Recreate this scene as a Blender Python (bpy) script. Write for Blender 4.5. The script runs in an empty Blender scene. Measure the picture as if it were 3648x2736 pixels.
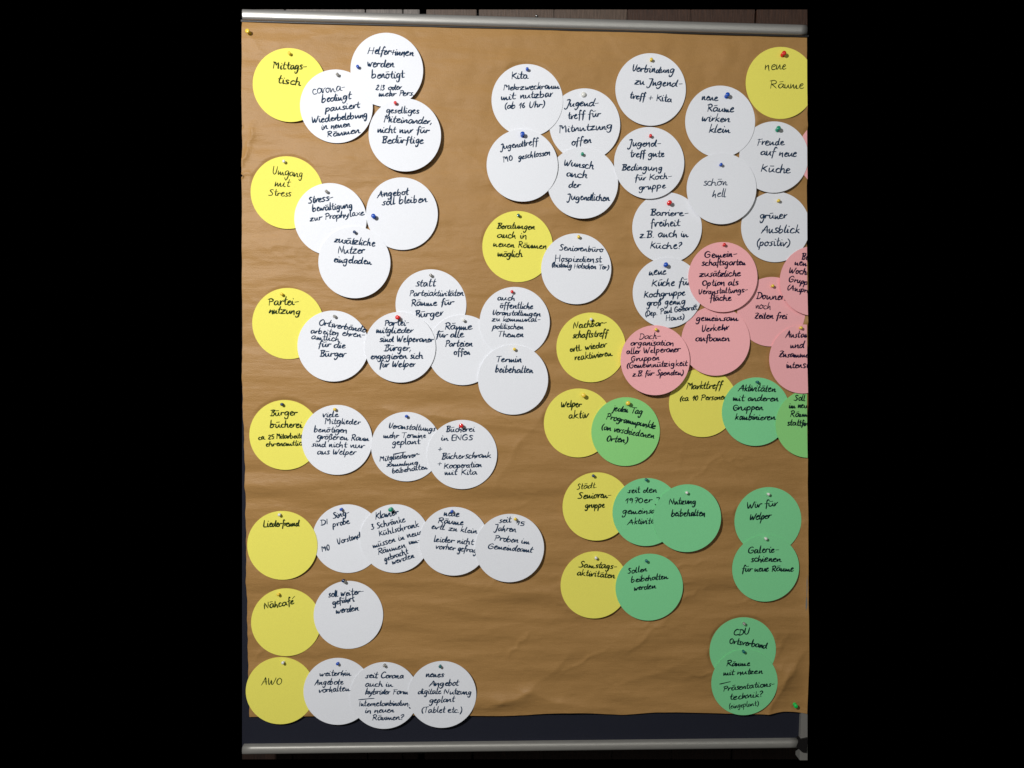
import bpy, bmesh, math, random
import numpy as np
from mathutils import Vector, Matrix
random.seed(11)
SC = bpy.context.scene
COL = SC.collection
CM = 0.01
Z0 = 1.50            # board height (m) of the point straight in front of the camera

# ------------------------------------------------------------------ camera, world, lamps
cam_d = bpy.data.cameras.new("camera")
cam_d.sensor_width = 36.0
cam_d.lens = 25.142
cam_d.clip_start = 0.02; cam_d.clip_end = 60
cam = bpy.data.objects.new("camera", cam_d); COL.objects.link(cam)
_r = Vector((0.99924115, -0.0374491, 0.01070885)); _u = Vector((-0.00815193, 0.06777536, 0.9976673)); _f = Vector((0.03808754, 0.99699753, -0.06741864))
cam.matrix_world = Matrix(((_r.x, _u.x, -_f.x, 0), (_r.y, _u.y, -_f.y, -1.43919), (_r.z, _u.z, -_f.z, Z0), (0, 0, 0, 1)))
SC.camera = cam
w = bpy.data.worlds.new("World"); SC.world = w; w.use_nodes = True
w.node_tree.nodes["Background"].inputs[0].default_value = (0, 0, 0, 1)
w.node_tree.nodes["Background"].inputs[1].default_value = 0
SC.view_settings.view_transform = 'Standard'; SC.view_settings.look = 'None'
SC.view_settings.exposure = 0; SC.view_settings.gamma = 1

def area_lamp(name, pos, target, size, power, colour, size_y=None):
    L = bpy.data.lights.new(name, 'AREA'); L.energy = power; L.color = colour
    L.size = size
    if size_y: L.shape = 'RECTANGLE'; L.size_y = size_y
    o = bpy.data.objects.new(name, L); COL.objects.link(o)
    o.location = pos
    o.rotation_euler = (Vector(target) - Vector(pos)).to_track_quat('-Z', 'Y').to_euler()
    return o
area_lamp("ceiling_lamp", (-1.04, -1.80, Z0 + 0.80), (-0.1, 0, Z0 - 0.1), 0.12, 49.0, (1.0, 0.99, 0.985))
area_lamp("fill_light", (0.6, -3.6, Z0 + 1.2), (0, 0, Z0), 2.4, 21.0, (0.985, 1.0, 0.955))  # unseen soft fill, added to lift the light over the whole board

# ------------------------------------------------------------------ helpers
def tag(o, label=None, cat=None, group=None, kind=None):
    if label: o['label'] = label
    if cat: o['category'] = cat
    if group: o['group'] = group
    if kind: o['kind'] = kind
    return o
def place(o, X, Z, h=0.0):
    """local x right, local y up, local z towards the room; X, Z, h in cm on the board"""
    o.location = (X * CM, -h * CM, Z0 + Z * CM); o.rotation_euler = (math.pi / 2, 0, 0)
def empty(name, X=0, Z=0, h=0):
    o = bpy.data.objects.new(name, None); COL.objects.link(o); o.empty_display_size = 0.02
    place(o, X, Z, h); return o
def link_mesh(name, me, parent=None):
    o = bpy.data.objects.new(name, me); COL.objects.link(o)
    if parent is not None: o.parent = parent
    return o
def bm_obj(name, bm, mats, parent=None, smooth=False):
    bm.normal_update()
    me = bpy.data.meshes.new(name); bm.to_mesh(me); bm.free()
    for m in (mats if isinstance(mats, (list, tuple)) else [mats]): me.materials.append(m)
    if smooth:
        me.polygons.foreach_set('use_smooth', [abs(p.normal.x) < .6 or smooth == 2 for p in me.polygons])
        me.update()
    return link_mesh(name, me, parent)
# the piece of the board the photograph shows: its left, right and upper bounds on the board plane (cm)
LEFT = ((-47.21, 62.01), (-49.38, -87.78)); RIGHT = ((63.17, 65.01), (69.22, -89.24))
def trim(bm, ox, oz, left=LEFT, right=RIGHT, top=None, bottom=None, s=CM, h=0.0):
    nar = 1 - h / 143.9      # what stands proud of the board is cut a touch narrower
    for line, sg in ((left, -1), (right, 1), (top, 2), (bottom, -2)):
        if not line: continue
        (x0, z0), (x1, z1) = line
        n = Vector((z1 - z0, x0 - x1, 0)).normalized()
        if abs(sg) == 1: n = n if n.x * sg > 0 else -n
        else: n = n if n.y * sg > 0 else -n
        x0 *= nar; x1 *= nar
        bmesh.ops.bisect_plane(bm, geom=bm.verts[:] + bm.edges[:] + bm.faces[:], dist=1e-7,
                               plane_co=((x0 - ox) * s, (z0 - oz) * s, 0), plane_no=n, clear_outer=True)
def cap(bm):
    bmesh.ops.holes_fill(bm, edges=[e for e in bm.edges if e.is_boundary], sides=0)
def box(bm, x0, x1, y0, y1, z0, z1, bev=0.0):
    v = [bm.verts.new((x * CM, y * CM, z * CM)) for x in (x0, x1) for y in (y0, y1) for z in (z0, z1)]
    fs = [bm.faces.new([v[i] for i in q]) for q in ((0, 1, 3, 2), (4, 6, 7, 5), (0, 4, 5, 1), (2, 3, 7, 6), (0, 2, 6, 4), (1, 5, 7, 3))]
    bmesh.ops.recalc_face_normals(bm, faces=fs)
    if bev: bmesh.ops.bevel(bm, geom=list({e for f in fs for e in f.edges}), offset=bev * CM, segments=2, affect='EDGES')
    return fs

# ------------------------------------------------------------------ materials
def mat(name, col, rough=0.6, metal=0.0, spec=0.5, bump=None, vary=None, trans=0.0, stretch=(1, 1, 1), coat=0):
    m = bpy.data.materials.new(name); m.use_nodes = True
    nt = m.node_tree; b = nt.nodes['Principled BSDF']
    b.inputs['Base Color'].default_value = (*col, 1); b.inputs['Roughness'].default_value = rough
    b.inputs['Metallic'].default_value = metal; b.inputs['Specular IOR Level'].default_value = spec
    b.inputs['Transmission Weight'].default_value = trans; b.inputs['Coat Weight'].default_value = coat
    tc = nt.nodes.new('ShaderNodeTexCoord')
    mp = nt.nodes.new('ShaderNodeMapping'); mp.inputs['Scale'].default_value = stretch
    nt.links.new(tc.outputs['Object'], mp.inputs['Vector'])
    if vary:
        sc, amt = vary
        n = nt.nodes.new('ShaderNodeTexNoise'); n.inputs['Scale'].default_value = sc; n.inputs['Detail'].default_value = 5
        nt.links.new(mp.outputs[0], n.inputs['Vector'])
        r = nt.nodes.new('ShaderNodeValToRGB')
        r.color_ramp.elements[0].position = 0.3; r.color_ramp.elements[1].position = 0.7
        r.color_ramp.elements[0].color = (*[c * (1 - amt) for c in col], 1)
        r.color_ramp.elements[1].color = (*[min(1, c * (1 + amt)) for c in col], 1)
        nt.links.new(n.outputs['Fac'], r.inputs['Fac']); nt.links.new(r.outputs['Color'], b.inputs['Base Color'])
    if bump:
        sc, st, dist = bump
        n = nt.nodes.new('ShaderNodeTexNoise'); n.inputs['Scale'].default_value = sc; n.inputs['Detail'].default_value = 6
        nt.links.new(mp.outputs[0], n.inputs['Vector'])
        bp = nt.nodes.new('ShaderNodeBump'); bp.inputs['Strength'].default_value = st; bp.inputs['Distance'].default_value = dist
        nt.links.new(n.outputs['Fac'], bp.inputs['Height']); nt.links.new(bp.outputs[0], b.inputs['Normal'])
    return m
PAPER = {
 'white': mat('white_card', (0.815, 0.83, 0.865), 0.75, spec=0.25, bump=(900, 0.25, 0.0006), vary=(500, 0.025)),
 'yellow': mat('yellow_card', (0.86, 0.79, 0.135), 0.75, spec=0.2, bump=(900, 0.25, 0.0006), vary=(500, 0.035)),
 'pink': mat('pink_card', (0.95, 0.46, 0.47), 0.75, spec=0.2, bump=(900, 0.25, 0.0006), vary=(500, 0.035)),
 'green': mat('grass_green_card', (0.285, 0.70, 0.225), 0.75, spec=0.2, bump=(900, 0.25, 0.0006), vary=(500, 0.035)),
 'mint': mat('mint_green_card', (0.225, 0.68, 0.31), 0.75, spec=0.2, bump=(900, 0.25, 0.0006), vary=(500, 0.035)),
}
INK = {'white': mat('blue_black_ink', (0.015, 0.040, 0.085), 0.7, spec=0.08), 'yellow': mat('ink_on_yellow', (0.018, 0.035, 0.008), 0.7, spec=0.08),
       'pink': mat('ink_on_pink', (0.014, 0.008, 0.035), 0.7, spec=0.08), 'green': mat('ink_on_green', (0.004, 0.022, 0.02), 0.7, spec=0.08),
       'mint': mat('ink_on_mint', (0.004, 0.02, 0.022), 0.7, spec=0.08)}
PLASTIC = {
 'yellow': mat('yellow_plastic', (0.85, 0.60, 0.05), 0.25, coat=0.3), 'red': mat('red_plastic', (0.75, 0.02, 0.02), 0.25, coat=0.3),
 'blue': mat('blue_plastic', (0.012, 0.085, 0.48), 0.25, coat=0.3), 'navy': mat('dark_blue_plastic', (0.01, 0.04, 0.13), 0.25, coat=0.3),
 'bright_green': mat('bright_green_plastic', (0.01, 0.55, 0.09), 0.25, coat=0.3),
 'green': mat('green_plastic', (0.01, 0.30, 0.17), 0.25, coat=0.3), 'teal': mat('teal_plastic', (0.008, 0.13, 0.14), 0.25, coat=0.3),
 'white': mat('white_plastic', (0.75, 0.75, 0.70), 0.3, coat=0.3), 'clear': mat('clear_plastic', (0.62, 0.60, 0.55), 0.12, trans=0.6),
}
STEEL = mat('pin_steel', (0.5, 0.5, 0.5), 0.3, metal=1)
ALU = mat('anodised_aluminium', (0.40, 0.39, 0.365), 0.38, metal=0.55, spec=0.5, bump=(300, 0.12, 0.001), vary=(260, 0.05), stretch=(0.2, 3, 1))
ALUM = mat('dull_aluminium', (0.34, 0.33, 0.30), 0.5, metal=0.4, spec=0.4, bump=(300, 0.12, 0.001), vary=(260, 0.08), stretch=(0.2, 3, 1))
ALUL = mat('matt_aluminium', (0.30, 0.29, 0.265), 0.5, metal=0.35, bump=(300, 0.1, 0.001), vary=(200, 0.05), stretch=(3, 0.2, 1))
FELT = mat('navy_felt', (0.0185, 0.0200, 0.0300), 0.95, spec=0.1, bump=(1400, 0.6, 0.001), vary=(700, 0.3))
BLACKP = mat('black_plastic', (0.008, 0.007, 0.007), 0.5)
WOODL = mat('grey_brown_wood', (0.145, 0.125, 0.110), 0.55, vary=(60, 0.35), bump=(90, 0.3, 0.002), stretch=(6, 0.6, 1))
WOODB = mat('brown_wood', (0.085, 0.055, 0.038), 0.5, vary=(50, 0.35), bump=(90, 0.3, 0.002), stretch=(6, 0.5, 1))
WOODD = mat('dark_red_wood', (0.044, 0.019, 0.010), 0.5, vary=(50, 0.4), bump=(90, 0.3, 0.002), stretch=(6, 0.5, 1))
WOOD_SHADE = mat('shaded_wood', (0.020, 0.009, 0.005), 0.6, vary=(50, 0.4), bump=(90, 0.3, 0.002), stretch=(6, 0.5, 1))  # lower planks: shadow behind the board put into a near-black colour
GAP = mat('wall_gap', (0.006, 0.005, 0.004), 0.9)

def kraft():
    m = bpy.data.materials.new('brown_kraft_paper'); m.use_nodes = True
    nt = m.node_tree; b = nt.nodes['Principled BSDF']; N = nt.nodes.new; Lk = nt.links.new
    b.inputs['Roughness'].default_value = 0.5; b.inputs['Specular IOR Level'].default_value = 0.28
    tc = N('ShaderNodeTexCoord')
    def noise(scale, st, det=5):
        mp = N('ShaderNodeMapping'); mp.inputs['Scale'].default_value = st; Lk(tc.outputs['Object'], mp.inputs['Vector'])
        n = N('ShaderNodeTexNoise'); n.inputs['Scale'].default_value = scale; n.inputs['Detail'].default_value = det
        Lk(mp.outputs[0], n.inputs['Vector']); return n.outputs['Fac']
    r = N('ShaderNodeValToRGB'); e = r.color_ramp.elements
    e[0].position = 0.25; e[1].position = 0.75
    e[0].color = (0.335, 0.182, 0.058, 1); e[1].color = (0.422, 0.234, 0.080, 1)
    mx = N('ShaderNodeMix'); mx.data_type = 'FLOAT'; mx.inputs[0].default_value = 0.45
    Lk(noise(5, (0.25, 1, 1)), mx.inputs[2]); Lk(noise(420, (1, 1, 1), 3), mx.inputs[3])
    Lk(mx.outputs[0], r.inputs['Fac']); Lk(r.outputs['Color'], b.inputs['Base Color'])
    bp = N('ShaderNodeBump'); bp.inputs['Strength'].default_value = 0.5; bp.inputs['Distance'].default_value = 0.0008
    Lk(noise(500, (1, 1, 1)), bp.inputs['Height']); 
    b2 = N('ShaderNodeBump'); b2.inputs['Strength'].default_value = 0.6; b2.inputs['Distance'].default_value = 0.0055
    Lk(noise(30, (0.22, 1, 1), 4), b2.inputs['Height']); Lk(bp.outputs[0], b2.inputs['Normal'])
    Lk(b2.outputs[0], b.inputs['Normal'])
    return m
KRAFT = kraft()

# ------------------------------------------------------------------ wall of wooden planks behind the board
wall = empty('wall', 0, 0, -12); tag(wall, kind='structure')
WL = ((-51.14, 67.18), (-53.5, -95.1)); WR = ((68.44, 70.43), (74.99, -96.68))
WT = ((-51.14, 67.18), (68.44, 70.43)); WB = ((-53.5, -95.1), (74.99, -96.68))
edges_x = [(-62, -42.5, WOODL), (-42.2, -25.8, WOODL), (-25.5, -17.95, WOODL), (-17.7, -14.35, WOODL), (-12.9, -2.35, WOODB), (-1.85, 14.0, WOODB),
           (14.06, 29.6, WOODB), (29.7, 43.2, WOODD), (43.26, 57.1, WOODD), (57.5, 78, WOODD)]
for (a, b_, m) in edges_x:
    for zlo, zhi, mm in ((-40, 80, m), (-110, -40.4, WOOD_SHADE)):
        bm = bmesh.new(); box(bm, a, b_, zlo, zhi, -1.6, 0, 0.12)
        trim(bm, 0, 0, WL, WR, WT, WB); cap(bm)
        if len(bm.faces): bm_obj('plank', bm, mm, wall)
        else: bm.free()
bm = bmesh.new(); box(bm, -70, 85, -112, 82, -3.0, -1.9); trim(bm, 0, 0, WL, WR, WT, WB); cap(bm)
bm_obj('backing', bm, GAP, wall)

# ------------------------------------------------------------------ pinboard
board = empty('pinboard', 0, -86, 0)
tag(board, 'tall pinboard with navy felt face and silver aluminium rails in front of the wooden wall', 'pinboard')
BO = (0, -86)
def bpart(name, bm, m, smooth=False, lo=LEFT, hi=RIGHT, h=0.0):
    bmesh.ops.translate(bm, verts=bm.verts, vec=(0, 86 * CM, 0))
    trim(bm, 0, -86, lo, hi, h=h); cap(bm)
    return bm_obj(name, bm, m, board, smooth)
bm = bmesh.new(); box(bm, -53, 67.6, -85.6, 60.6, -1.6, 0); bpart('felt_panel', bm, FELT)
def rail(bm, x0, x1, zlo, zhi, depth, back=-1.0):
    """long rounded aluminium profile lying along x"""
    n = 18; prof = [(zlo, back)]
    for i in range(n + 1):
        t = math.pi * i / n; c = math.cos(t); s_ = math.sin(t)
        prof.append(((zlo + zhi) / 2 - (zhi - zlo) / 2 * (abs(c) ** 0.9) * (1 if c > 0 else -1), depth * s_ ** 0.42))
    prof.append((zhi, back))
    k = len(prof); ns = 60
    rings = [[bm.verts.new((x * CM, y * CM, z * CM)) for y, z in prof] for x in [x0 + (x1 - x0) * j / ns for j in range(ns + 1)]]
    for j in range(ns):
        for i in range(k): bm.faces.new((rings[j][i], rings[j][(i + 1) % k], rings[j + 1][(i + 1) % k], rings[j + 1][i]))
    bmesh.ops.recalc_face_normals(bm, faces=bm.faces)
bm = bmesh.new(); rail(bm, -53, 72, 59.72, 61.78, 1.25); bpart('top_rail', bm, ALU, True, h=1.2)
bm = bmesh.new(); rail(bm, -53, 66.9, -86.25, -84.45, 1.25); bpart('bottom_rail', bm, ALUM, True, h=1.2)
bm = bmesh.new(); box(bm, -53, 70, 59.50, 59.86, -.3, .62); bpart('rail_shade_strip', bm, BLACKP)  # black strip standing in for the shade under the top rail
bm = bmesh.new(); box(bm, 67.15, 70.3, -92, 59.5, -1.2, 0.95, 0.06); trim(bm, 0, 0, LEFT, ((60, 65.01), (72, -89.2)), None, ((-49.41, -87.9), (69.22, -88.85)))
bpart('side_rail', bm, ALUL, h=.9)
# black corner joint
bm = bmesh.new()
pts = [(66.75, -84.15), (68.55, -83.75), (68.35, -87.0), (67.5, -86.9), (66.15, -85.7), (66.25, -85.3)]
fr = [bm.verts.new((x * CM, y * CM, 1.32 * CM)) for x, y in pts]; bk = [bm.verts.new((x * CM, y * CM, -0.8 * CM)) for x, y in pts]
bm.faces.new(fr); bm.faces.new(bk[::-1])
for i in range(6): bm.faces.new((fr[i], bk[i], bk[(i + 1) % 6], fr[(i + 1) % 6]))
bmesh.ops.recalc_face_normals(bm, faces=bm.faces); bpart('corner_bracket', bm, BLACKP)
def lathe(bm, prof, seg=20, mtx=None, mi=0):
    rings = []
    for r, z in prof:
        if r < 1e-6: rings.append([bm.verts.new((0, 0, z * CM))])
        else: rings.append([bm.verts.new((r * CM * math.cos(2 * math.pi * i / seg), r * CM * math.sin(2 * math.pi * i / seg), z * CM)) for i in range(seg)])
    nf = []
    for a, b in zip(rings, rings[1:]):
        for i in range(seg):
            j = (i + 1) % seg
            if len(a) == 1: nf.append(bm.faces.new((a[0], b[i], b[j])))
            elif len(b) == 1: nf.append(bm.faces.new((a[i], b[0], a[j])))
            else: nf.append(bm.faces.new((a[i], a[j], b[j], b[i])))
    bmesh.ops.recalc_face_normals(bm, faces=nf)
bm = bmesh.new(); lathe(bm, [(0, 0), (.22, 0), (.22, .35), (.3, .36), (.3, .55), (.2, .62), (0, .62)], 12)
bmesh.ops.rotate(bm, verts=bm.verts, cent=(0, 0, 0), matrix=Matrix.Rotation(-math.pi / 2, 3, 'X'))
bmesh.ops.translate(bm, verts=bm.verts, vec=(9.55 * CM, 61.75 * CM, 0.2 * CM)); bpart('screw', bm, STEEL, 2)

# ------------------------------------------------------------------ crumpled kraft paper
def vnoise(x, y, seed):
    rs = np.random.RandomState(seed); g = rs.rand(256, 256)
    xi = np.floor(x).astype(int); yi = np.floor(y).astype(int); fx = x - xi; fy = y - yi
    fx = fx * fx * (3 - 2 * fx); fy = fy * fy * (3 - 2 * fy)
    a = g[xi % 256, yi % 256]; b = g[(xi + 1) % 256, yi % 256]; c = g[xi % 256, (yi + 1) % 256]; d = g[(xi + 1) % 256, (yi + 1) % 256]
    return (a * (1 - fx) + b * fx) * (1 - fy) + (c * (1 - fx) + d * fx) * fy - 0.5
# (x0,z0,x1,z1,height,width,sharp side)
CREASES = [(-32.3, -14.5, -18.4, -15.2, .14, 1.2), (-18.4, -15.2, -7.1, -16.6, .16, 1.0), (-7.1, -16.6, 12.2, -19.5, .16, 1.1),
           (-18.4, -49.7, -1.2, -51.1, .16, 1.5), (-1.2, -51.1, 16.2, -53.5, .16, 1.5), (-1, -76.7, 4, -75.8, .22, 1.2), (4, -75.8, 9.5, -73.7, .30, 1.3), (9.5, -73.7, 16.5, -76.0, .28, 1.4),
           (9.5, -73.7, 17, -67, .16, 1.6), (16.5, -76, 25.3, -77.2, .18, 1.2), (13.3, -13.7, 7.1, -21.8, .10, 1.2), (7.1, -21.8, 3.2, -28.7, .10, 1.3), (-16, -54, 4, -58, .10, 1.3),
           (60.5, -78, 63.8, -70.3, .5, 2.0), (63.8, -70.3, 69, -63.0, .45, 2.2), (-47.8, -16, -38, -14.5, .10, 1.2), (24, -66, 40, -60, .14, 2.0), (30, -72, 46, -66, .14, 1.8), (2, -60, 24, -57, .10, 1.5),
           (-45.6, 38.2, -46.7, 34.5, .22, .45), (-46.7, 34.5, -47.6, 32.6, .2, .4), (-47.2, 30.6, -44.5, 31.2, .24, .3), (32, 40, 42, 48, .07, 1.6), (22, 46, 30, 50, .06, 1.4), (-8, 28, 3, 30, .06, 1.2), (-30, 48, -22, 46, .07, 1.0),
           (-12, 42, -2, 44, .06, 1.5), (-4, 36, 1, 31, .06, 1.0), (6, 44, 14, 50, .06, 1.6), (24, 58.5, 29, 53, .10, 1.2), (27, 53, 28, 47, .06, 1.3), (48, 40, 60, 36, .06, 1.2), (-46, 10, -38, 12, .07, 1.2), (-47, 4, -37, 3, .08, 1.0)]
_cr = random.Random(77)
for _ in range(130):
    cx_, cz_ = _cr.uniform(-46, 66), _cr.uniform(-77, 59)
    low_ = cz_ < -45
    ang = _cr.gauss(0.12 if low_ and cx_ > 0 else -0.03, .38 if _cr.random() < .75 else 1.2); L_ = _cr.uniform(2.5, 8)
    CREASES.append((cx_, cz_, cx_ + L_ * math.cos(ang), cz_ + L_ * math.sin(ang), _cr.uniform(.035, .09) * (1.6 if low_ else 1), _cr.uniform(.22, .6)))
def paper_height(X, Z):
    h = 0.20 * vnoise(X * 0.035 + 9, Z * 0.17 + 3, 1) + 0.15 * vnoise(X * 0.07 + 3 + 0.03 * Z, Z * 0.36 + 7, 2) + 0.030 * vnoise(X * 0.22, Z * 0.8, 3) + 0.05 * vnoise(X * 0.11 + Z * 0.10, Z * 0.16 - X * 0.05, 4)
    h += 0.012 * vnoise(X * 0.9, Z * 1.5, 6); h *= 3.0
    up = np.clip((Z - 2) / 20, 0, 1) * (0.35 + 0.65 * np.clip((X + 25) / 45, 0, 1))
    h += up * (0.38 * vnoise(X * 0.17 + 0.05 * Z, Z * 0.11 - 0.04 * X + 60, 11) + 0.17 * vnoise(X * 0.38 - 0.12 * Z, Z * 0.27 + 0.1 * X + 30, 12) + 0.14 * np.abs(vnoise(X * 0.24 + 0.1 * Z, Z * 0.2 - 0.15 * X + 30, 13)))
    low = np.clip((-45 - Z) / 30, 0, 1) * np.clip((X + 30) / 40, 0, 1)
    h += low * (0.35 * vnoise(X * 0.09 - 0.05 * Z + 40, Z * 0.15 + 0.07 * X + 5, 5) + 0.12 * np.abs(vnoise(X * 0.16 - 0.1 * Z + 4, Z * 0.3 + 0.12 * X + 5, 8)))
    for x0, z0, x1, z1, a, wd in CREASES:
        dx, dz = x1 - x0, z1 - z0; L2 = dx * dx + dz * dz; L = math.sqrt(L2)
        t = ((X - x0) * dx + (Z - z0) * dz) / L2
        s = ((X - x0) * -dz + (Z - z0) * dx) / L + 0.25 * np.sin(t * 7 + x0)
        end = np.where(t < 0, -t * L, np.where(t > 1, (t - 1) * L, 0))
        fade = np.exp(-(end / 2.2) ** 2)
        prof = np.exp(-np.abs(s) / wd)
        h += a * 1.15 * fade * prof
    return h
BOT = [(-50, -78.5), (-47.59, -78.52), (-37, -78.39), (-18, -78.3), (-2.7, -78.55), (3.07, -78.68), (8.33, -78.59), (12.5, -78.2), (16.5, -77.98), (20, -78.02), (25.95, -78.52), (28.7, -78.76), (32, -78.5), (36, -78.19), (40.2, -78.2), (49.7, -78.5), (57, -78.8), (59.9, -78.86), (62, -78.45), (63.5, -78.2), (66, -78.25), (68.12, -78.5)]
def bottom_z(x): return float(np.interp(x, [p[0] for p in BOT], [p[1] for p in BOT]))
def make_paper():
    step = 0.28; nx = int(121 / step); nz = int(140 / step)
    u = np.linspace(0, 1, nx + 1); v = np.linspace(0, 1, nz + 1)
    top = 59.98
    bx = np.array([bottom_z(x) for x in np.linspace(-49, 68.25, nx + 1)])
    # smooth the hem
    ker = np.exp(-np.linspace(-2, 2, 13) ** 2); ker /= ker.sum(); bx = np.convolve(np.pad(bx, 6, 'edge'), ker, 'valid')
    XX = np.zeros((nz + 1, nx + 1)); ZZ = np.zeros_like(XX)
    for j, vv in enumerate(v):
        ZZ[j] = top + (bx - top) * vv
        zl = ZZ[j].mean()
        left = np.interp(zl, [-80, -66, -46, -23, -2.7, 0.5, 3, 62], [-47.6, -47.72, -47.78, -47.85, -48.05, -48.3, -49.5, -49.5])
        left += 0.05 * math.sin(zl * 0.9) + 0.03 * math.sin(zl * 2.3)
        XX[j] = left + (68.15 - left) * u
    H = paper_height(XX, ZZ)
    # notches torn at the left edge: pull the paper rim inwards
    for zc, dz_, dep in ((39.9, 1.0, 0.55), (30.4, 1.4, 0.45)):
        k = np.clip(1 - np.abs(ZZ - zc) / dz_, 0, 1) * np.clip((-45.5 - XX) / 2, 0, 1)
        XX = XX + k * (np.maximum(-47.45 + dep * k, XX) - XX) * (XX < -46.4)
    hem = np.exp(-(np.abs(ZZ - bx[None, :])) / 2.5)
    wob = np.interp(XX, [-48, -20, 8, 18, 28, 38, 50, 59, 65, 69], [.0, .0, .1, .35, .05, .25, .2, .05, .45, .4])
    H = H - H.mean() + 0.50 + hem * wob
    H = np.maximum(H, 0.06)
    side = np.exp(-np.abs(XX - 68.15) / 1.5); H = H * (1 - side) + side * np.maximum(H, 1.35)   # lies over the side rail
    H = np.minimum(H, 1.1 + 0.9 * np.clip((-60 - ZZ) / 10, 0, 1) + 1.2 * np.clip((XX - 66) / 2, 0, 1) + 0.35)
    for (cx, cz, of, ob) in placed:      # the cards press the paper down
        m = (np.abs(XX - cx) < 8.2) & (np.abs(ZZ - cz) < 8.2)
        lx = XX[m] - cx; lz = ZZ[m] - cz; d = np.hypot(lx, lz); k = np.minimum(1, RAD / np.maximum(d, 1e-6))
        lim = np.array([of(a, b) for a, b in zip(lx * k, lz * k)]) + ob - .10 + .45 * np.maximum(0, d - RAD)
        H[m] = np.minimum(H[m], np.maximum(lim, .03))
    rim = np.clip((ZZ - 58.6) / 1.2, 0, 1); H = H * (1 - 0.6 * rim) + 0.25 * rim * 0.6
    verts = np.stack([XX * CM, ZZ * CM, H * CM], -1).reshape(-1, 3)
    idx = np.arange((nz + 1) * (nx + 1)).reshape(nz + 1, nx + 1)
    q = np.stack([idx[:-1, :-1], idx[1:, :-1], idx[1:, 1:], idx[:-1, 1:]], -1).reshape(-1, 4)
    me = bpy.data.meshes.new('kraft_paper'); me.from_pydata(verts.tolist(), [], q.tolist()); me.update()
    bm = bmesh.new(); bm.from_mesh(me); trim(bm, 0, 0, h=.5)
    bm.to_mesh(me); bm.free()
    me.polygons.foreach_set('use_smooth', [True] * len(me.polygons)); me.materials.append(KRAFT)
    o = link_mesh('kraft_paper', me); place(o, 0, 0, 0)
    tag(o, 'large creased sheet of brown kraft paper covering most of the pinboard', 'paper')
    return lambda x, z: float(H.ravel()[np.argmin((XX - x) ** 2 + (ZZ - z) ** 2)])
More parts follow.
